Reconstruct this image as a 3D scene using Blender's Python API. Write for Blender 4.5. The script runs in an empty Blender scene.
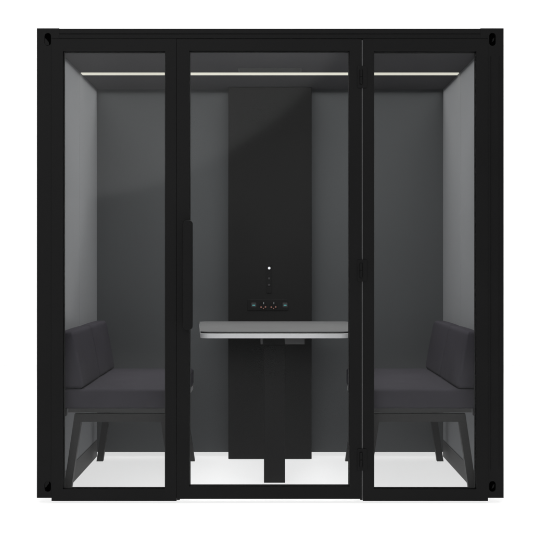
import bpy, bmesh, math
from mathutils import Vector, Matrix

S = bpy.context.scene
C = S.collection
PX = 225.0            # picture pixels (533 px frame) per metre on the pod's front plane
ZC = 1.055            # eye height
# interior coordinates come from image pixels; CAM_SCALE scales them about the camera, view unchanged
CAM_SCALE, CAM_SCALE_Y = .959, -.205
def scale_to_cam(p): return (p[0] * CAM_SCALE, p[1] * CAM_SCALE + CAM_SCALE_Y, p[2] * CAM_SCALE)  # with the lower ZC, narrows the gap under the front frame
INSIDE = False
def X(px): return (px - 270.0) / PX
def Z(py): return ZC + (266.0 - py) / PX

# ------------------------------------------------------------------ materials
def new_mat(name):
    m = bpy.data.materials.new(name); m.use_nodes = True
    nt = m.node_tree; nt.nodes.clear()
    out = nt.nodes.new('ShaderNodeOutputMaterial')
    return m, nt, out

def paint(name, col, rough=0.5, spec=0.5, metallic=0.0, var=0.0, vscale=6.0, bump=0.0, bscale=400.0,
          rvar=0.0, stretch=(1, 1, 1), weave=0.0, sheen=0.0):
    m, nt, out = new_mat(name)
    N, L = nt.nodes.new, nt.links.new
    b = N('ShaderNodeBsdfPrincipled')
    b.inputs['Roughness'].default_value = rough
    b.inputs['Metallic'].default_value = metallic
    b.inputs['Specular IOR Level'].default_value = spec
    if sheen:
        b.inputs['Sheen Weight'].default_value = sheen
        b.inputs['Sheen Roughness'].default_value = 0.5
    tc = N('ShaderNodeTexCoord'); mp = N('ShaderNodeMapping'); mp.inputs['Scale'].default_value = stretch
    L(tc.outputs['Object'], mp.inputs['Vector'])
    c = (*col, 1)
    n1 = N('ShaderNodeTexNoise'); n1.inputs['Scale'].default_value = vscale; n1.inputs['Detail'].default_value = 6
    L(mp.outputs['Vector'], n1.inputs['Vector'])
    n2 = N('ShaderNodeTexNoise'); n2.inputs['Scale'].default_value = bscale; n2.inputs['Detail'].default_value = 3
    L(mp.outputs['Vector'], n2.inputs['Vector'])
    mixf = N('ShaderNodeMath'); mixf.operation = 'MULTIPLY_ADD'
    L(n2.outputs['Fac'], mixf.inputs[0]); mixf.inputs[1].default_value = 0.6 if weave else 0.0
    L(n1.outputs['Fac'], mixf.inputs[2])
    rmp = N('ShaderNodeMapRange')
    rmp.inputs['From Min'].default_value = 0.3; rmp.inputs['From Max'].default_value = 1.3 if weave else 0.7
    rmp.inputs['To Min'].default_value = 1 - var; rmp.inputs['To Max'].default_value = 1 + var
    L(mixf.outputs[0], rmp.inputs['Value'])
    mul = N('ShaderNodeVectorMath'); mul.operation = 'SCALE'; mul.inputs[0].default_value = col
    L(rmp.outputs[0], mul.inputs['Scale']); L(mul.outputs[0], b.inputs['Base Color'])
    if rvar:
        r2 = N('ShaderNodeMapRange'); r2.inputs['To Min'].default_value = rough - rvar; r2.inputs['To Max'].default_value = rough + rvar
        L(n1.outputs['Fac'], r2.inputs['Value']); L(r2.outputs[0], b.inputs['Roughness'])
    if bump:
        bp = N('ShaderNodeBump'); bp.inputs['Strength'].default_value = bump; bp.inputs['Distance'].default_value = 0.002
        L(n2.outputs['Fac'], bp.inputs['Height']); L(bp.outputs[0], b.inputs['Normal'])
    L(b.outputs[0], out.inputs['Surface'])
    return m

def glass(name, tint, f0, rough=0.015):
    """architectural pane: tinted see-through plus a thin mirror reflection"""
    m, nt, out = new_mat(name)
    N, L = nt.nodes.new, nt.links.new
    t = N('ShaderNodeBsdfTransparent'); t.inputs['Color'].default_value = (*tint, 1)
    g = N('ShaderNodeBsdfGlossy'); g.inputs['Roughness'].default_value = rough
    lw = N('ShaderNodeLayerWeight'); lw.inputs['Blend'].default_value = 0.5
    pw = N('ShaderNodeMath'); pw.operation = 'POWER'; pw.inputs[1].default_value = 4.0
    L(lw.outputs['Facing'], pw.inputs[0])
    ma = N('ShaderNodeMath'); ma.operation = 'MULTIPLY_ADD'; ma.inputs[1].default_value = 0.5; ma.inputs[2].default_value = f0
    L(pw.outputs[0], ma.inputs[0])
    mx = N('ShaderNodeMixShader'); L(ma.outputs[0], mx.inputs[0]); L(t.outputs[0], mx.inputs[1]); L(g.outputs[0], mx.inputs[2])
    L(mx.outputs[0], out.inputs['Surface'])
    return m

def acrylic(name):
    """translucent floor sheet for an added lamp: scatters the light from above and lets through the light from below"""
    m, nt, out = new_mat(name)
    N, L = nt.nodes.new, nt.links.new
    d = N('ShaderNodeBsdfDiffuse'); d.inputs['Color'].default_value = (.9, .9, .9, 1)
    t = N('ShaderNodeBsdfTranslucent'); t.inputs['Color'].default_value = (.9, .9, .9, 1)
    n = N('ShaderNodeTexNoise'); n.inputs['Scale'].default_value = 1.2
    r = N('ShaderNodeMapRange'); r.inputs['To Min'].default_value = .445; r.inputs['To Max'].default_value = .455
    L(n.outputs['Fac'], r.inputs['Value'])
    mx = N('ShaderNodeMixShader'); L(r.outputs[0], mx.inputs[0]); L(d.outputs[0], mx.inputs[1]); L(t.outputs[0], mx.inputs[2])
    L(mx.outputs[0], out.inputs['Surface'])
    return m

def emit(name, col, s):
    m, nt, out = new_mat(name)
    e = nt.nodes.new('ShaderNodeEmission'); e.inputs['Color'].default_value = (*col, 1); e.inputs['Strength'].default_value = s
    nt.links.new(e.outputs[0], out.inputs['Surface'])
    return m

M = {
    'black':   paint('black_powder_coat', (.0068, .0068, .0069), .46, .08, var=.10, vscale=3, bump=.10, bscale=900, rvar=.06),
    'black2':  paint('black_handle_coat', (.0062, .0062, .0063), .45, .08, var=.08, vscale=5, bump=.06, bscale=900),
    'hole':    paint('dark_cavity', (.001, .001, .001), .9, .0),
    'gasket':  paint('grey_rubber_gasket', (.060, .060, .061), .6, .3, var=.1, vscale=20),
    'panel':   paint('charcoal_media_panel', (.0108, .0109, .0109), .5, .10, var=.05, vscale=4, bump=.05, bscale=700),
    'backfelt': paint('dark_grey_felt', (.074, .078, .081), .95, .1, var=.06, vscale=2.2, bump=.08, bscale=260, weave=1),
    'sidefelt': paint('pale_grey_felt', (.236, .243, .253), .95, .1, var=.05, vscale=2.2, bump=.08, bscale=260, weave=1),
    'skirt':   paint('grey_plastic_skirting', (.075, .075, .076), .6, .2, var=.08, vscale=8),
    'ceil':    paint('dark_ceiling_panel', (.105, .103, .108), .85, .1, var=.06, vscale=3, bump=.1, bscale=300),
    'fabric':  paint('charcoal_wool_fabric', (.046, .0440, .0520), .95, .02, var=.20, vscale=9, bump=.07, bscale=420, weave=1),
    'legs':    paint('graphite_steel', (.030, .030, .030), .5, .15, var=.06, vscale=6, bump=.02, bscale=700),
    'plate':   paint('light_grey_steel', (.135, .135, .135), .45, .3, var=.05, vscale=8),
    'trim':    paint('pale_grey_trim', (.36, .36, .36), .45, .3, var=.05, vscale=8),
    'laminate': paint('grey_table_laminate', (.122, .123, .125), .45, .3, var=.05, vscale=5, bump=.04, bscale=600),
    'core':    paint('black_phenolic_core', (.012, .012, .012), .6, .2),
    'edge':    paint('white_table_edge', (.64, .64, .65), .35, .4, var=.03, vscale=8),
    'column':  paint('black_column_coat', (.0075, .0075, .0076), .42, .10, var=.08, vscale=5, bump=.05, bscale=900),
    'strippad': paint('black_socket_strip', (.0095, .0095, .0096), .5, .10, var=.05, vscale=8),
    'box':     paint('dark_grey_plastic', (.035, .035, .036), .5, .3),
    'pin':     paint('copper_contact', (.42, .20, .16), .35, .5, metallic=.6),
    'pale':    paint('pale_earth_pin', (.30, .31, .32), .4, .5),
    'teal':    emit('teal_usb_glow', (.12, .42, .42), .7),
    'led':     emit('white_status_light', (.95, .97, 1.0), 1.0),
    'strip':   emit('cream_led_diffuser', (1.0, .985, .85), .82),
    'white':   paint('white_studio_paper', (.90, .90, .90), .9, .0, var=.004, vscale=1.5),
    'acrylic': acrylic('white_backlit_acrylic'),
    'doorglass': glass('clear_door_glass', (.962, .964, .965), .0055, .06),
    'paneglass': glass('smoky_pane_glass', (.925, .926, .926), .0075, .055),
}

# ------------------------------------------------------------------ mesh helpers
def link(name, bm, mat, parent=None, bevel=0.0, seg=2, smooth=False):
    if INSIDE:
        for vv in bm.verts: vv.co = scale_to_cam(vv.co)
    bmesh.ops.recalc_face_normals(bm, faces=bm.faces[:])
    me = bpy.data.meshes.new(name); bm.to_mesh(me); bm.free()
    me.materials.append(M[mat])
    if smooth:
        for p in me.polygons: p.use_smooth = True
    o = bpy.data.objects.new(name, me); C.objects.link(o)
    if parent is not None:
        o.parent = parent
        # keep every part in world coordinates
        o.matrix_parent_inverse = Matrix.Identity(4)
        o.location = -world_loc(parent)
    if bevel:
        b = o.modifiers.new('soft_edges', 'BEVEL'); b.width = bevel; b.segments = seg
        b.limit_method = 'ANGLE'; b.angle_limit = math.radians(40); b.harden_normals = False
    return o

def world_loc(o):
    v = Vector(o.location); p = o.parent
    while p is not None:
        v += Vector(p.location); p = p.parent
    return v

def box(bm, x0, x1, y0, y1, z0, z1):
    v = [bm.verts.new((x, y, z)) for x in (x0, x1) for y in (y0, y1) for z in (z0, z1)]
    for f in ((0, 1, 3, 2), (4, 6, 7, 5), (0, 4, 5, 1), (2, 3, 7, 6), (0, 2, 6, 4), (1, 5, 7, 3)):
        bm.faces.new([v[i] for i in f])
    return bm

def bxo(name, mat, parent, x0, x1, y0, y1, z0, z1, bevel=.0015, seg=2):
    return link(name, box(bmesh.new(), x0, x1, y0, y1, z0, z1), mat, parent, bevel, seg)

def ring(bm, outer, inner, y0, y1):
    """rectangular picture-frame: outer/inner = (x0, x1, z0, z1)"""
    def rect(r, y): return [bm.verts.new(p) for p in ((r[0], y, r[2]), (r[1], y, r[2]), (r[1], y, r[3]), (r[0], y, r[3]))]
    a0, a1, b0, b1 = rect(outer, y0), rect(outer, y1), rect(inner, y0), rect(inner, y1)
    for i in range(4):
        j = (i + 1) % 4
        bm.faces.new((a0[i], a0[j], b0[j], b0[i])); bm.faces.new((a1[i], b1[i], b1[j], a1[j]))
        bm.faces.new((a0[i], a1[i], a1[j], a0[j])); bm.faces.new((b0[i], b0[j], b1[j], b1[i]))
    return bm

def poly_prism(bm, pts, y0, y1):
    """polygon in x/z extruded along y"""
    a = [bm.verts.new((p[0], y0, p[1])) for p in pts]; b = [bm.verts.new((p[0], y1, p[1])) for p in pts]
    n = len(pts)
    bm.faces.new(a); bm.faces.new(b[::-1])
    for i in range(n):
        j = (i + 1) % n
        bm.faces.new((a[i], b[i], b[j], a[j]))
    return bm

def flat_prism(bm, pts, z0, z1):
    a = [bm.verts.new((p[0], p[1], z0)) for p in pts]; b = [bm.verts.new((p[0], p[1], z1)) for p in pts]
    n = len(pts)
    bm.faces.new(a); bm.faces.new(b[::-1])
    for i in range(n):
        j = (i + 1) % n
        bm.faces.new((a[i], b[i], b[j], a[j]))
    return bm

def cyl_z(bm, x, y, z0, z1, r, n=20):
    return flat_prism(bm, [(x + r * math.cos(2 * math.pi * i / n), y + r * math.sin(2 * math.pi * i / n)) for i in range(n)], z0, z1)

def disc_y(bm, x, z, y0, y1, r, n=20):
    return poly_prism(bm, [(x + r * math.cos(2 * math.pi * i / n), z + r * math.sin(2 * math.pi * i / n)) for i in range(n)], y0, y1)

def stadium(cx, cz, hw, hh, n=10):
    p = []
    for i in range(n + 1):
        a = math.pi * i / n; p.append((cx + hw * math.cos(a), cz + hh - hw + hw * math.sin(a)))
    for i in range(n + 1):
        a = math.pi + math.pi * i / n; p.append((cx + hw * math.cos(a), cz - hh + hw + hw * math.sin(a)))
    return p

def round_rect(x0, x1, z0, z1, r, n=6):
    p = []
    for cx, cz, a0 in ((x1 - r, z1 - r, 0), (x0 + r, z1 - r, 90), (x0 + r, z0 + r, 180), (x1 - r, z0 + r, 270)):
        for i in range(n + 1):
            a = math.radians(a0 + 90 * i / n); p.append((cx + r * math.cos(a), cz + r * math.sin(a)))
    return p

def plate_with_hole(bm, rect, hole, y0, y1):
    """rect (x0,x1,z0,z1) plate of thickness y0..y1 pierced by the closed outline `hole`"""
    x0, x1, z0, z1 = rect
    n = len(hole); cx = sum(p[0] for p in hole) / n; cz = sum(p[1] for p in hole) / n
    outer = []
    for (hx, hz) in hole:
        dx, dz = hx - cx, hz - cz
        t = min(((x1 - cx) / dx if dx > 1e-9 else (x0 - cx) / dx if dx < -1e-9 else 1e9),
                ((z1 - cz) / dz if dz > 1e-9 else (z0 - cz) / dz if dz < -1e-9 else 1e9))
        outer.append([cx + dx * t, cz + dz * t])
    for c in ((x0, z0), (x1, z0), (x1, z1), (x0, z1)):       # snap the nearest outline points to the corners
        k = min(range(n), key=lambda i: (outer[i][0] - c[0]) ** 2 + (outer[i][1] - c[1]) ** 2)
        outer[k] = list(c)
    def lay(pts, y): return [bm.verts.new((p[0], y, p[1])) for p in pts]
    a0, a1, b0, b1 = lay(outer, y0), lay(outer, y1), lay(hole, y0), lay(hole, y1)
    for i in range(n):
        j = (i + 1) % n
        bm.faces.new((a0[i], a0[j], b0[j], b0[i])); bm.faces.new((a1[i], b1[i], b1[j], a1[j]))
        bm.faces.new((a0[i], a1[i], a1[j], a0[j])); bm.faces.new((b0[i], b0[j], b1[j], b1[i]))
    return bm

def rounded_box(hx, hy, hz, r, deform, k=5, m=12):
    """dense rounded box, every vertex passed through deform(Vector)->Vector"""
    def params(h):
        e = [r * i / k for i in range(k + 1)]
        p = [-h + t for t in e] + [-h + r + (2 * h - 2 * r) * i / m for i in range(1, m)] + [h - t for t in reversed(e)]
        return p
    H = (hx, hy, hz); bm = bmesh.new()
    for ax in range(3):
        u, w = [i for i in range(3) if i != ax]
        for sgn in (-1, 1):
            pu, pw = params(H[u]), params(H[w]); g = []
            for a in pu:
                row = []
                for b in pw:
                    p = [0, 0, 0]; p[ax] = sgn * H[ax]; p[u] = a; p[w] = b
                    inner = Vector([max(-(H[i] - r), min(H[i] - r, p[i])) for i in range(3)])
                    d = Vector(p) - inner
                    q = inner + d.normalized() * r
                    row.append(bm.verts.new(deform(q)))
                g.append(row)
            for i in range(len(pu) - 1):
                for j in range(len(pw) - 1):
                    bm.faces.new((g[i][j], g[i + 1][j], g[i + 1][j + 1], g[i][j + 1]))
    bmesh.ops.remove_doubles(bm, verts=bm.verts[:], dist=1e-5)
    return bm

def thing(name, label, cat, loc=(0, 0, 0), group=None):
    o = bpy.data.objects.new(name, None); C.objects.link(o)
    o.location = loc; o.empty_display_size = .2
    o['label'] = label; o['category'] = cat
    if group: o['group'] = group
    return o

# ------------------------------------------------------------------ the setting
bm = bmesh.new()
v = [bm.verts.new(p) for p in ((-16, -14, 0), (16, -14, 0), (16, 7, 0), (-16, 7, 0))]
bm.faces.new(v)
g = link('ground', bm, 'acrylic'); g['kind'] = 'structure'
bm = bmesh.new(); rows = []
prof = [(7 + 3 * math.sin(a), 3 - 3 * math.cos(a)) for a in [math.radians(90 * i / 16) for i in range(17)]] + [(10, 12)]
for (y, z) in prof: rows.append((bm.verts.new((-16, y, z)), bm.verts.new((16, y, z))))
for a, b in zip(rows, rows[1:]): bm.faces.new((a[0], a[1], b[1], b[0]))
bd = link('backdrop', bm, 'white', smooth=True); bd['kind'] = 'structure'

# ------------------------------------------------------------------ the pod
pod = thing('meeting_pod', 'tall black framed glass meeting pod holding a table and two benches', 'meeting pod', (0, .75, 0))
XL, XR = X(36.7), X(503.8)
ZT = Z(28.6)
FY0, FY1 = .0, .045       # door and window frames, front and back face

# corner posts with container style castings
def post(x0, x1, cap_x0, cap_x1, hole_cx, left):
    zlo, zhi = Z(478), Z(52)
    p = bmesh.new()
    box(p, x0, x1, .0032, .049, zlo + .0001, zhi - .0001)
    po = link('corner_post', p, 'black', pod, 0)
    if not left:                       # shallow ribs down the right post
        for xa, xb in ((x0 + .012, x0 + .016), (x1 - .02, x1 - .014)):
            link('post_rib', box(bmesh.new(), xa, xb, .0012, .0031, Z(470), Z(56)), 'black', po, .0005)
    for (za, zb, hz, hh, s) in ((zhi, Z(28.1), Z(39.2), .029, 1), (Z(498.1), zlo, Z(486.6), .024, -1)):
        c = bmesh.new()
        plate_with_hole(c, (x0, x1, za, zb), stadium(hole_cx, hz, .0145, hh), .0030, .0185)
        link('corner_casting', c, 'black', po, 0)
        link('casting_recess', box(bmesh.new(), x0 + .0002, x1 - .0002, .0188, .049, za + .0002, zb - .0002), 'hole', po)
        t = bmesh.new()                # locking tongue seen inside the slot
        if left:
            poly_prism(t, [(hole_cx - .0140, hz - s * .026), (hole_cx + .006, hz - s * .027), (hole_cx + .004, hz - s * .012), (hole_cx - .009, hz + s * .004), (hole_cx - .0140, hz + s * .006)], .0060, .0184)
        else:
            poly_prism(t, [(hole_cx - .002, hz - .012), (hole_cx + .008, hz - .004), (hole_cx + .010, hz + .010), (hole_cx + .003, hz + .004)], .0090, .0184)
        link('locking_tongue', t, 'black2', po)
    link('corner_cap', box(bmesh.new(), cap_x0, cap_x1, .0024, .049, Z(38.4), Z(28.1)), 'black', po, .0004)
    return po
post(XL, X(51.4), X(51.42), X(59), X(47.6), True)
post(X(488.08), XR, X(480.5), X(488.06), X(492.6), False)

# header between the castings: two flats with a step
h = bmesh.new()
prof = [(.003, Z(38.3)), (.003, Z(34.4)), (.0055, Z(34.2)), (.0055, Z(33.6)), (.003, Z(33.4)), (.003, ZT), (.049, ZT), (.049, Z(38.3))]
a = [h.verts.new((X(59.02), p[0], p[1])) for p in prof]; b = [h.verts.new((X(480.48), p[0], p[1])) for p in prof]
h.faces.new(a); h.faces.new(b[::-1])
for i in range(len(prof)):
    j = (i + 1) % len(prof); h.faces.new((a[i], b[i], b[j], a[j]))
link('header_rail', h, 'black', pod, .0005)

def framed(name, px0, px1, py0, py1, gx0, gx1, gy0, gy1, glassmat):
    f = link(name, ring(bmesh.new(), (X(px0), X(px1), Z(py1), Z(py0)), (X(gx0), X(gx1), Z(gy1), Z(gy0)), FY0, FY1), 'black', pod, .0006)
    # pane with a thin bead round it
    link('glass_pane', box(bmesh.new(), X(gx0) + .0004, X(gx1) - .0004, .017, .025, Z(gy1) + .0004, Z(gy0) - .0004), glassmat, f)
    bd = ring(bmesh.new(), (X(gx0) + .0002, X(gx1) - .0002, Z(gy1) + .0002, Z(gy0) - .0002),
              (X(gx0) + .0042, X(gx1) - .0042, Z(gy1) + .0042, Z(gy0) - .0042), .026, .032)
    link('glazing_bead', bd, 'legs', f)
    return f
framed('window', 51.46, 176.55, 38.8, 501, 62.9, 165.2, 51.2, 489.3, 'paneglass')
door = framed('door', 176.8, 361.6, 39.0, 499, 189.2, 349.6, 50.8, 486.6, 'doorglass')
framed('window', 362.9, 488.0, 38.8, 501, 373.9, 476.4, 51.2, 489.3, 'paneglass')

# gasket line along the hinge side, hinges, pull handle
bxo('door_gasket', 'gasket', door, X(361.75), X(362.75), .0012, .03, Z(498.5), Z(40), 0)
for py0, py1 in ((66, 88), (259.5, 281.5), (448.5, 470.5)):
    hb = bmesh.new()
    poly_prism(hb, round_rect(X(357.2), X(367.0), Z(py1), Z(py0), .006), -.004, -.0005)
    hg = link('hinge', hb, 'black', door, .0008)
    kb = bmesh.new(); L3 = (Z(py0) - Z(py1)) / 4
    z0 = Z(py1) + L3 * .7
    cyl_z(kb, X(361.0), -.0065, z0, z0 + L3 * 1.25, .0068); cyl_z(kb, X(361.0), -.0065, z0 + L3 * 1.32, z0 + L3 * 2.6, .0068)
    link('hinge_knuckle', kb, 'black', door, .0006, smooth=False)
hn = bmesh.new()
poly_prism(hn, round_rect(X(183.2), X(193.2), Z(329.5), Z(220.5), .017, 8), -.042, -.028)
handle = link('handle', hn, 'black2', door, .004, 3)
for pz in (Z(245), Z(305)):
    link('handle_spacer', disc_y(bmesh.new(), X(184.9), pz, -.0275, -.0005, .0062), 'black2', door)

INSIDE = True
# side walls: felt panels in a thin black shell, skirting at the floor
for s in (-1, 1):
    w = bmesh.new()
    xa, xb = sorted((s * 1.0, s * 1.034))
    y_seam = .905
    box(w, min(s * 1.0, s * 1.012), max(s * 1.0, s * 1.012), .267, y_seam - .0015, .098, 2.1195)
    box(w, min(s * 1.0, s * 1.012), max(s * 1.0, s * 1.012), y_seam + .0015, 1.50, .098, 2.1195)
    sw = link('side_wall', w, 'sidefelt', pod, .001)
    sh = bmesh.new(); box(sh, min(s * 1.0125, s * 1.0345), max(s * 1.0125, s * 1.0345), .267, 1.69, .072, 2.152)
    link('wall_shell', sh, 'black', sw, .001)
    sk = bmesh.new(); box(sk, min(s * .9985, s * 1.0115), max(s * .9985, s * 1.0115), .37, 1.4995, 0, .0975)
    link('skirting', sk, 'skirt', sw, .001)
# back wall, ending a little above the floor
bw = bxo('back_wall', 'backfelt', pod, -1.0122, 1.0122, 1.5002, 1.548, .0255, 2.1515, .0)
link('rear_light_block', box(bmesh.new(), -1.0122, 1.0122, 1.662, 1.6895, .0008, 2.1515), 'black', bw, .001)  # unseen board added behind the floor gap to block light from outside
# ceiling with led strip and air vent
cl = bmesh.new(); box(cl, -1.0122, 1.0122, .267, 1.5001, 2.1197, 2.151)
ceil = link('ceiling', cl, 'ceil', pod, 0)
st = bmesh.new(); box(st, -.9965, .9965, .930, .990, 2.1160, 2.1194)
link('light_strip', st, 'strip', ceil)
vt = bmesh.new(); ring(vt, (-.165, .165, .79, .905), (-.155, .155, .80, .895), 2.1168, 2.1194)
for vv in vt.verts: vv.co = Vector((vv.co.x, vv.co.z, vv.co.y))
for i in range(7):
    box(vt, -.155, .155, .803 + i * .0135, .810 + i * .0135, 2.1172, 2.1194)
link('air_vent', vt, 'plate', ceil)

# charcoal media panel down the back wall
mp = bxo('media_panel', 'panel', pod, X(0) * 0 - .2372, .2372, 1.40, 1.4998, .0008, 2.1192, .003)
YP = 1.40; SP = 1125.0 / (5 + YP)
def PXp(px): return (px - 270) / SP
def PZp(py): return 1.10 + (266 - py) / SP
f = bmesh.new(); poly_prism(f, round_rect(PXp(247.5), PXp(288), PZp(310.5), PZp(299.5), .006), YP - .003, YP - .0002)
link('outlet_strip', f, 'strippad', mp, .001)
f = bmesh.new(); poly_prism(f, round_rect(PXp(266.3), PXp(271.8), PZp(293), PZp(264.5), .006), YP - .003, YP - .0002)
link('control_strip', f, 'strippad', mp, .001)
f = bmesh.new(); disc_y(f, PXp(269.2), PZp(268.1), YP - .0048, YP - .0032, .0072)
link('status_light', f, 'led', mp)
for py in (278.3, 284.8):
    f = bmesh.new(); disc_y(f, PXp(269.1), PZp(py), YP - .0055, YP - .0032, .0062)
    link('button', f, 'box', mp, .0006)
for px in (253.8, 285.1):
    f = bmesh.new(); poly_prism(f, round_rect(PXp(px - 2.4), PXp(px + 2.4), PZp(307.2), PZp(302.6), .003), YP - .0050, YP - .0032)
    link('usb_port', f, 'box', mp)
    f = bmesh.new(); box(f, PXp(px - 1.4), PXp(px + 1.4), YP - .0058, YP - .0051, PZp(305.8), PZp(304.7))
    link('usb_glow', f, 'teal', mp)
for px in (263.6, 273.8):
    f = bmesh.new(); disc_y(f, PXp(px), PZp(305.2), YP - .0048, YP - .0032, .024, 28)
    link('power_outlet', f, 'column', mp, .0008)
    f = bmesh.new()
    for dx, dy, r in ((-2.5, 1.9, .0046), (1.9, 1.7, .0046), (-.2, 3.2, .0030)):
        disc_y(f, PXp(px + dx), PZp(305.2 + dy), YP - .0058, YP - .0049, r, 12)
    link('outlet_contact', f, 'pin', mp)
    f = bmesh.new(); box(f, PXp(px - .25), PXp(px + .35), YP - .0058, YP - .0049, PZp(304.0), PZp(302.0))
    link('earth_pin', f, 'pale', mp)

# ------------------------------------------------------------------ table
TX = .022
tab = thing('table', 'grey topped table with white edge on a black square column', 'table', scale_to_cam((TX, .75, 0)))
def top_outline(grow=0.0):
    # narrow end towards the door, wide end at the media panel; rounded front corners
    fl, fr, yf, yb = -.337 - grow, .381 + grow, .405 - grow, 1.395
    bl, br = -.398 - grow, .442 + grow
    r = .045; pts = []
    for (cx, cy, a0, a1) in ((fl + r, yf + r, 180, 270), (fr - r, yf + r, 270, 360)):
        for i in range(9):
            a = math.radians(a0 + (a1 - a0) * i / 8); pts.append((cx + r * math.cos(a), cy + r * math.sin(a)))
    r2 = .04
    for (cx, cy, a0, a1) in ((br - r2, yb - r2, 0, 90), (bl + r2, yb - r2, 90, 180)):
        for i in range(9):
            a = math.radians(a0 + (a1 - a0) * i / 8); pts.append((cx + r2 * math.cos(a), cy + r2 * math.sin(a)))
    return pts
tt = link('table_top', flat_prism(bmesh.new(), top_outline(0), .7815, .7855), 'laminate', tab, .0008)
link('laminate_core', flat_prism(bmesh.new(), top_outline(-.001), .7765, .7813), 'core', tt)
link('edge_band', flat_prism(bmesh.new(), top_outline(.001), .7525, .7763), 'edge', tt, .003, 3)
co = bmesh.new(); box(co, TX - .053, TX + .0545, .703, .80, .0005, .700)
col = link('column', co, 'column', tab, .002)
ub = bmesh.new(); box(ub, TX - .068, TX + .068, .69, .90, .700, .752)
link('column_sleeve', ub, 'column', tab, .002)
cb = bmesh.new(); box(cb, .072, .168, .44, .50, .722, .7524)
link('control_box', cb, 'box', tab, .002)
cb = bmesh.new(); box(cb, -.046, -.034, .44, .47, .722, .7524)
link('bracket', cb, 'box', tab, .002)

# ------------------------------------------------------------------ benches
YM, HL = .826, .546      # bench centre and half length
BX = -.70
bench = thing('bench', 'charcoal upholstered bench along the brighter left wall of the pod', 'bench', scale_to_cam((BX, YM, 0)), 'benches facing each other across the table')
x_in, x_out = -.432, -.985
def seat_def(q):
    x = q.x + (x_in + x_out) / 2; y = q.y + YM; z = q.z + .4755
    if q.z > 0:      # gentle crown
        z += .004 * (1 - (q.x / .277) ** 2) * (1 - (q.y / HL) ** 2)
    return Vector((x, y, z))
link('seat', rounded_box((x_in - x_out) / 2, HL, .0455, .014, seat_def), 'fabric', bench, smooth=True)
def back_def(yc, hl):
    def d(q):
        t = (q.z + .135) / .27                       # 0 at seat, 1 at top
        front = -.876 - .046 * t - .004 * t * t; rear = -.990
        u = (q.x + .05) / .10
        x = rear + (front - rear) * u
        if q.x > 0: x += .007 * (1 - (q.y / hl) ** 2) * math.sin(math.pi * min(1, max(0, t)))
        z = q.z + .656 + (.002 * (1 - (q.y / hl) ** 2) if t > .6 else 0)
        return Vector((x, yc + q.y, z))
    return d
for yc in (YM - HL / 2, YM + HL / 2):
    link('back_cushion', rounded_box(.05, HL / 2 - .010, .135, .018, back_def(yc, HL / 2)), 'fabric', bench, smooth=True)
link('side_trim', box(bmesh.new(), -.4395, -.434, YM - HL + .05, YM + HL - .012, .404, .4293), 'trim', bench, .001)
link('seat_base', box(bmesh.new(), -.955, -.440, YM - HL + .045, YM + HL - .045, .4065, .4295), 'plate', bench, .001)
for s, yf in ((-1, YM - HL + .022), (1, YM + HL - .022)):
    ya, yb = yf - .0175, yf + .0175
    rl = bmesh.new(); poly_prism(rl, [(-.9236, .3678), (-.4774, .3678), (-.4830, .4055), (-.9180, .4055)], ya, yb)
    link('rail', rl, 'legs', bench, .0003)
    l1 = bmesh.new(); poly_prism(l1, [(-.977, 0), (-.941, 0), (-.8885, .3675), (-.9236, .3675)], ya, yb)
    link('leg', l1, 'legs', bench, .0003)
    l2 = bmesh.new(); poly_prism(l2, [(-.460, 0), (-.424, 0), (-.4774, .3675), (-.5125, .3675)], ya, yb)
    link('leg', l2, 'legs', bench, .0003)
for ya, yb in ((YM - HL + .004, YM - HL + .04), (YM + HL - .04, YM + HL - .004)):
    link('back_bracket', box(bmesh.new(), -.982, -.958, ya, yb, .395, .4298), 'legs', bench, .001)

def dup(root, loc, rotz, label):
    r = root.copy(); C.objects.link(r); r.location = loc; r.rotation_euler = (0, 0, rotz); r['label'] = label
    for ch in list(root.children):
        c = ch.copy(); C.objects.link(c); c.parent = r
    return r
dup(bench, scale_to_cam((-BX, YM, 0)), math.pi, 'charcoal upholstered bench along the right wall, on the hinge side of the door')

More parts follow.
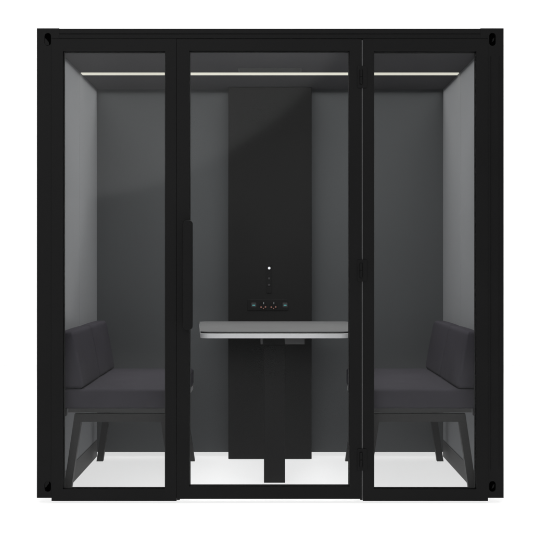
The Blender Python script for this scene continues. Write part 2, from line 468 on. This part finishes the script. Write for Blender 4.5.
# ------------------------------------------------------------------ lamps
def area(name, loc, target, sx, sy, radiance, col=(1, 1, 1), roll=0.0):
    l = bpy.data.lights.new(name, 'AREA'); l.shape = 'RECTANGLE'; l.size = sx; l.size_y = sy
    l.energy = radiance * math.pi * sx * sy; l.color = col
    o = bpy.data.objects.new(name, l); C.objects.link(o); o.location = loc
    q = (Vector(target) - Vector(loc)).to_track_quat('-Z', 'Y')
    o.rotation_euler = (q.to_matrix().to_4x4() @ Matrix.Rotation(roll, 4, 'Z')).to_euler()
    return o
area('key_softbox', (3.6, -4.2, 4.6), (0, .6, .6), 2.6, 2.6, 2.0)
area('overhead_softbox', (0, -2.0, 7.5), (0, -2.0, 0), 12, 10, .65)
area('backdrop_softbox', (0, 5.2, 7.2), (0, 9, 2.4), 14, 2.5, 5.4)
interior_fill = area('interior_fill', (0, .652, 2.0282), (0, .652, 0), 1.90, 1.14, 3.35, (1, .99, .97))  # unseen fill lamp added under the ceiling to brighten the interior
interior_fill.data.spread = math.radians(128)
# unseen lamp added below the opal floor to whiten it and lift its shadows
area('floor_underlight', (0, -.5, -2.5), (0, -.5, 0), 16, 14, 1.79)
# big dim round softbox far behind the camera: the pale sweep mirrored in the upper left glass
sweep = area('round_softbox', (-2.75, -9, 6.28), (-2.75, 0, 6.28), 8.8, 8.8, 1.75 * math.pi / 4)
sweep.data.shape = 'DISK'
# tall one beside it, mirrored along the left edge of the left window
area('tall_softbox', (-2.79, -9, 2.45), (-2.79, 0, 2.45), 1.1, 4.0, 2.8, roll=-math.radians(6))

# ------------------------------------------------------------------ world, camera, view
w = bpy.data.worlds.new('World'); S.world = w; w.use_nodes = True
w.node_tree.nodes['Background'].inputs['Color'].default_value = (1, 1, 1, 1)
w.node_tree.nodes['Background'].inputs['Strength'].default_value = .25
cam = bpy.data.cameras.new('camera'); co = bpy.data.objects.new('camera', cam); C.objects.link(co)
co.location = (0, -5, ZC); co.rotation_euler = (math.radians(90), 0, 0)
cam.sensor_width = 36; cam.lens = 1125 / 533 * 36
cam.shift_x = -3.5 / 533; cam.shift_y = -.5 / 533
cam.clip_end = 200
S.camera = co
S.view_settings.view_transform = 'Standard'; S.view_settings.look = 'None'
S.view_settings.exposure = 0; S.view_settings.gamma = 1
S.cycles.max_bounces = 10; S.cycles.transparent_max_bounces = 16; S.cycles.diffuse_bounces = 6
S.cycles.use_denoising = True
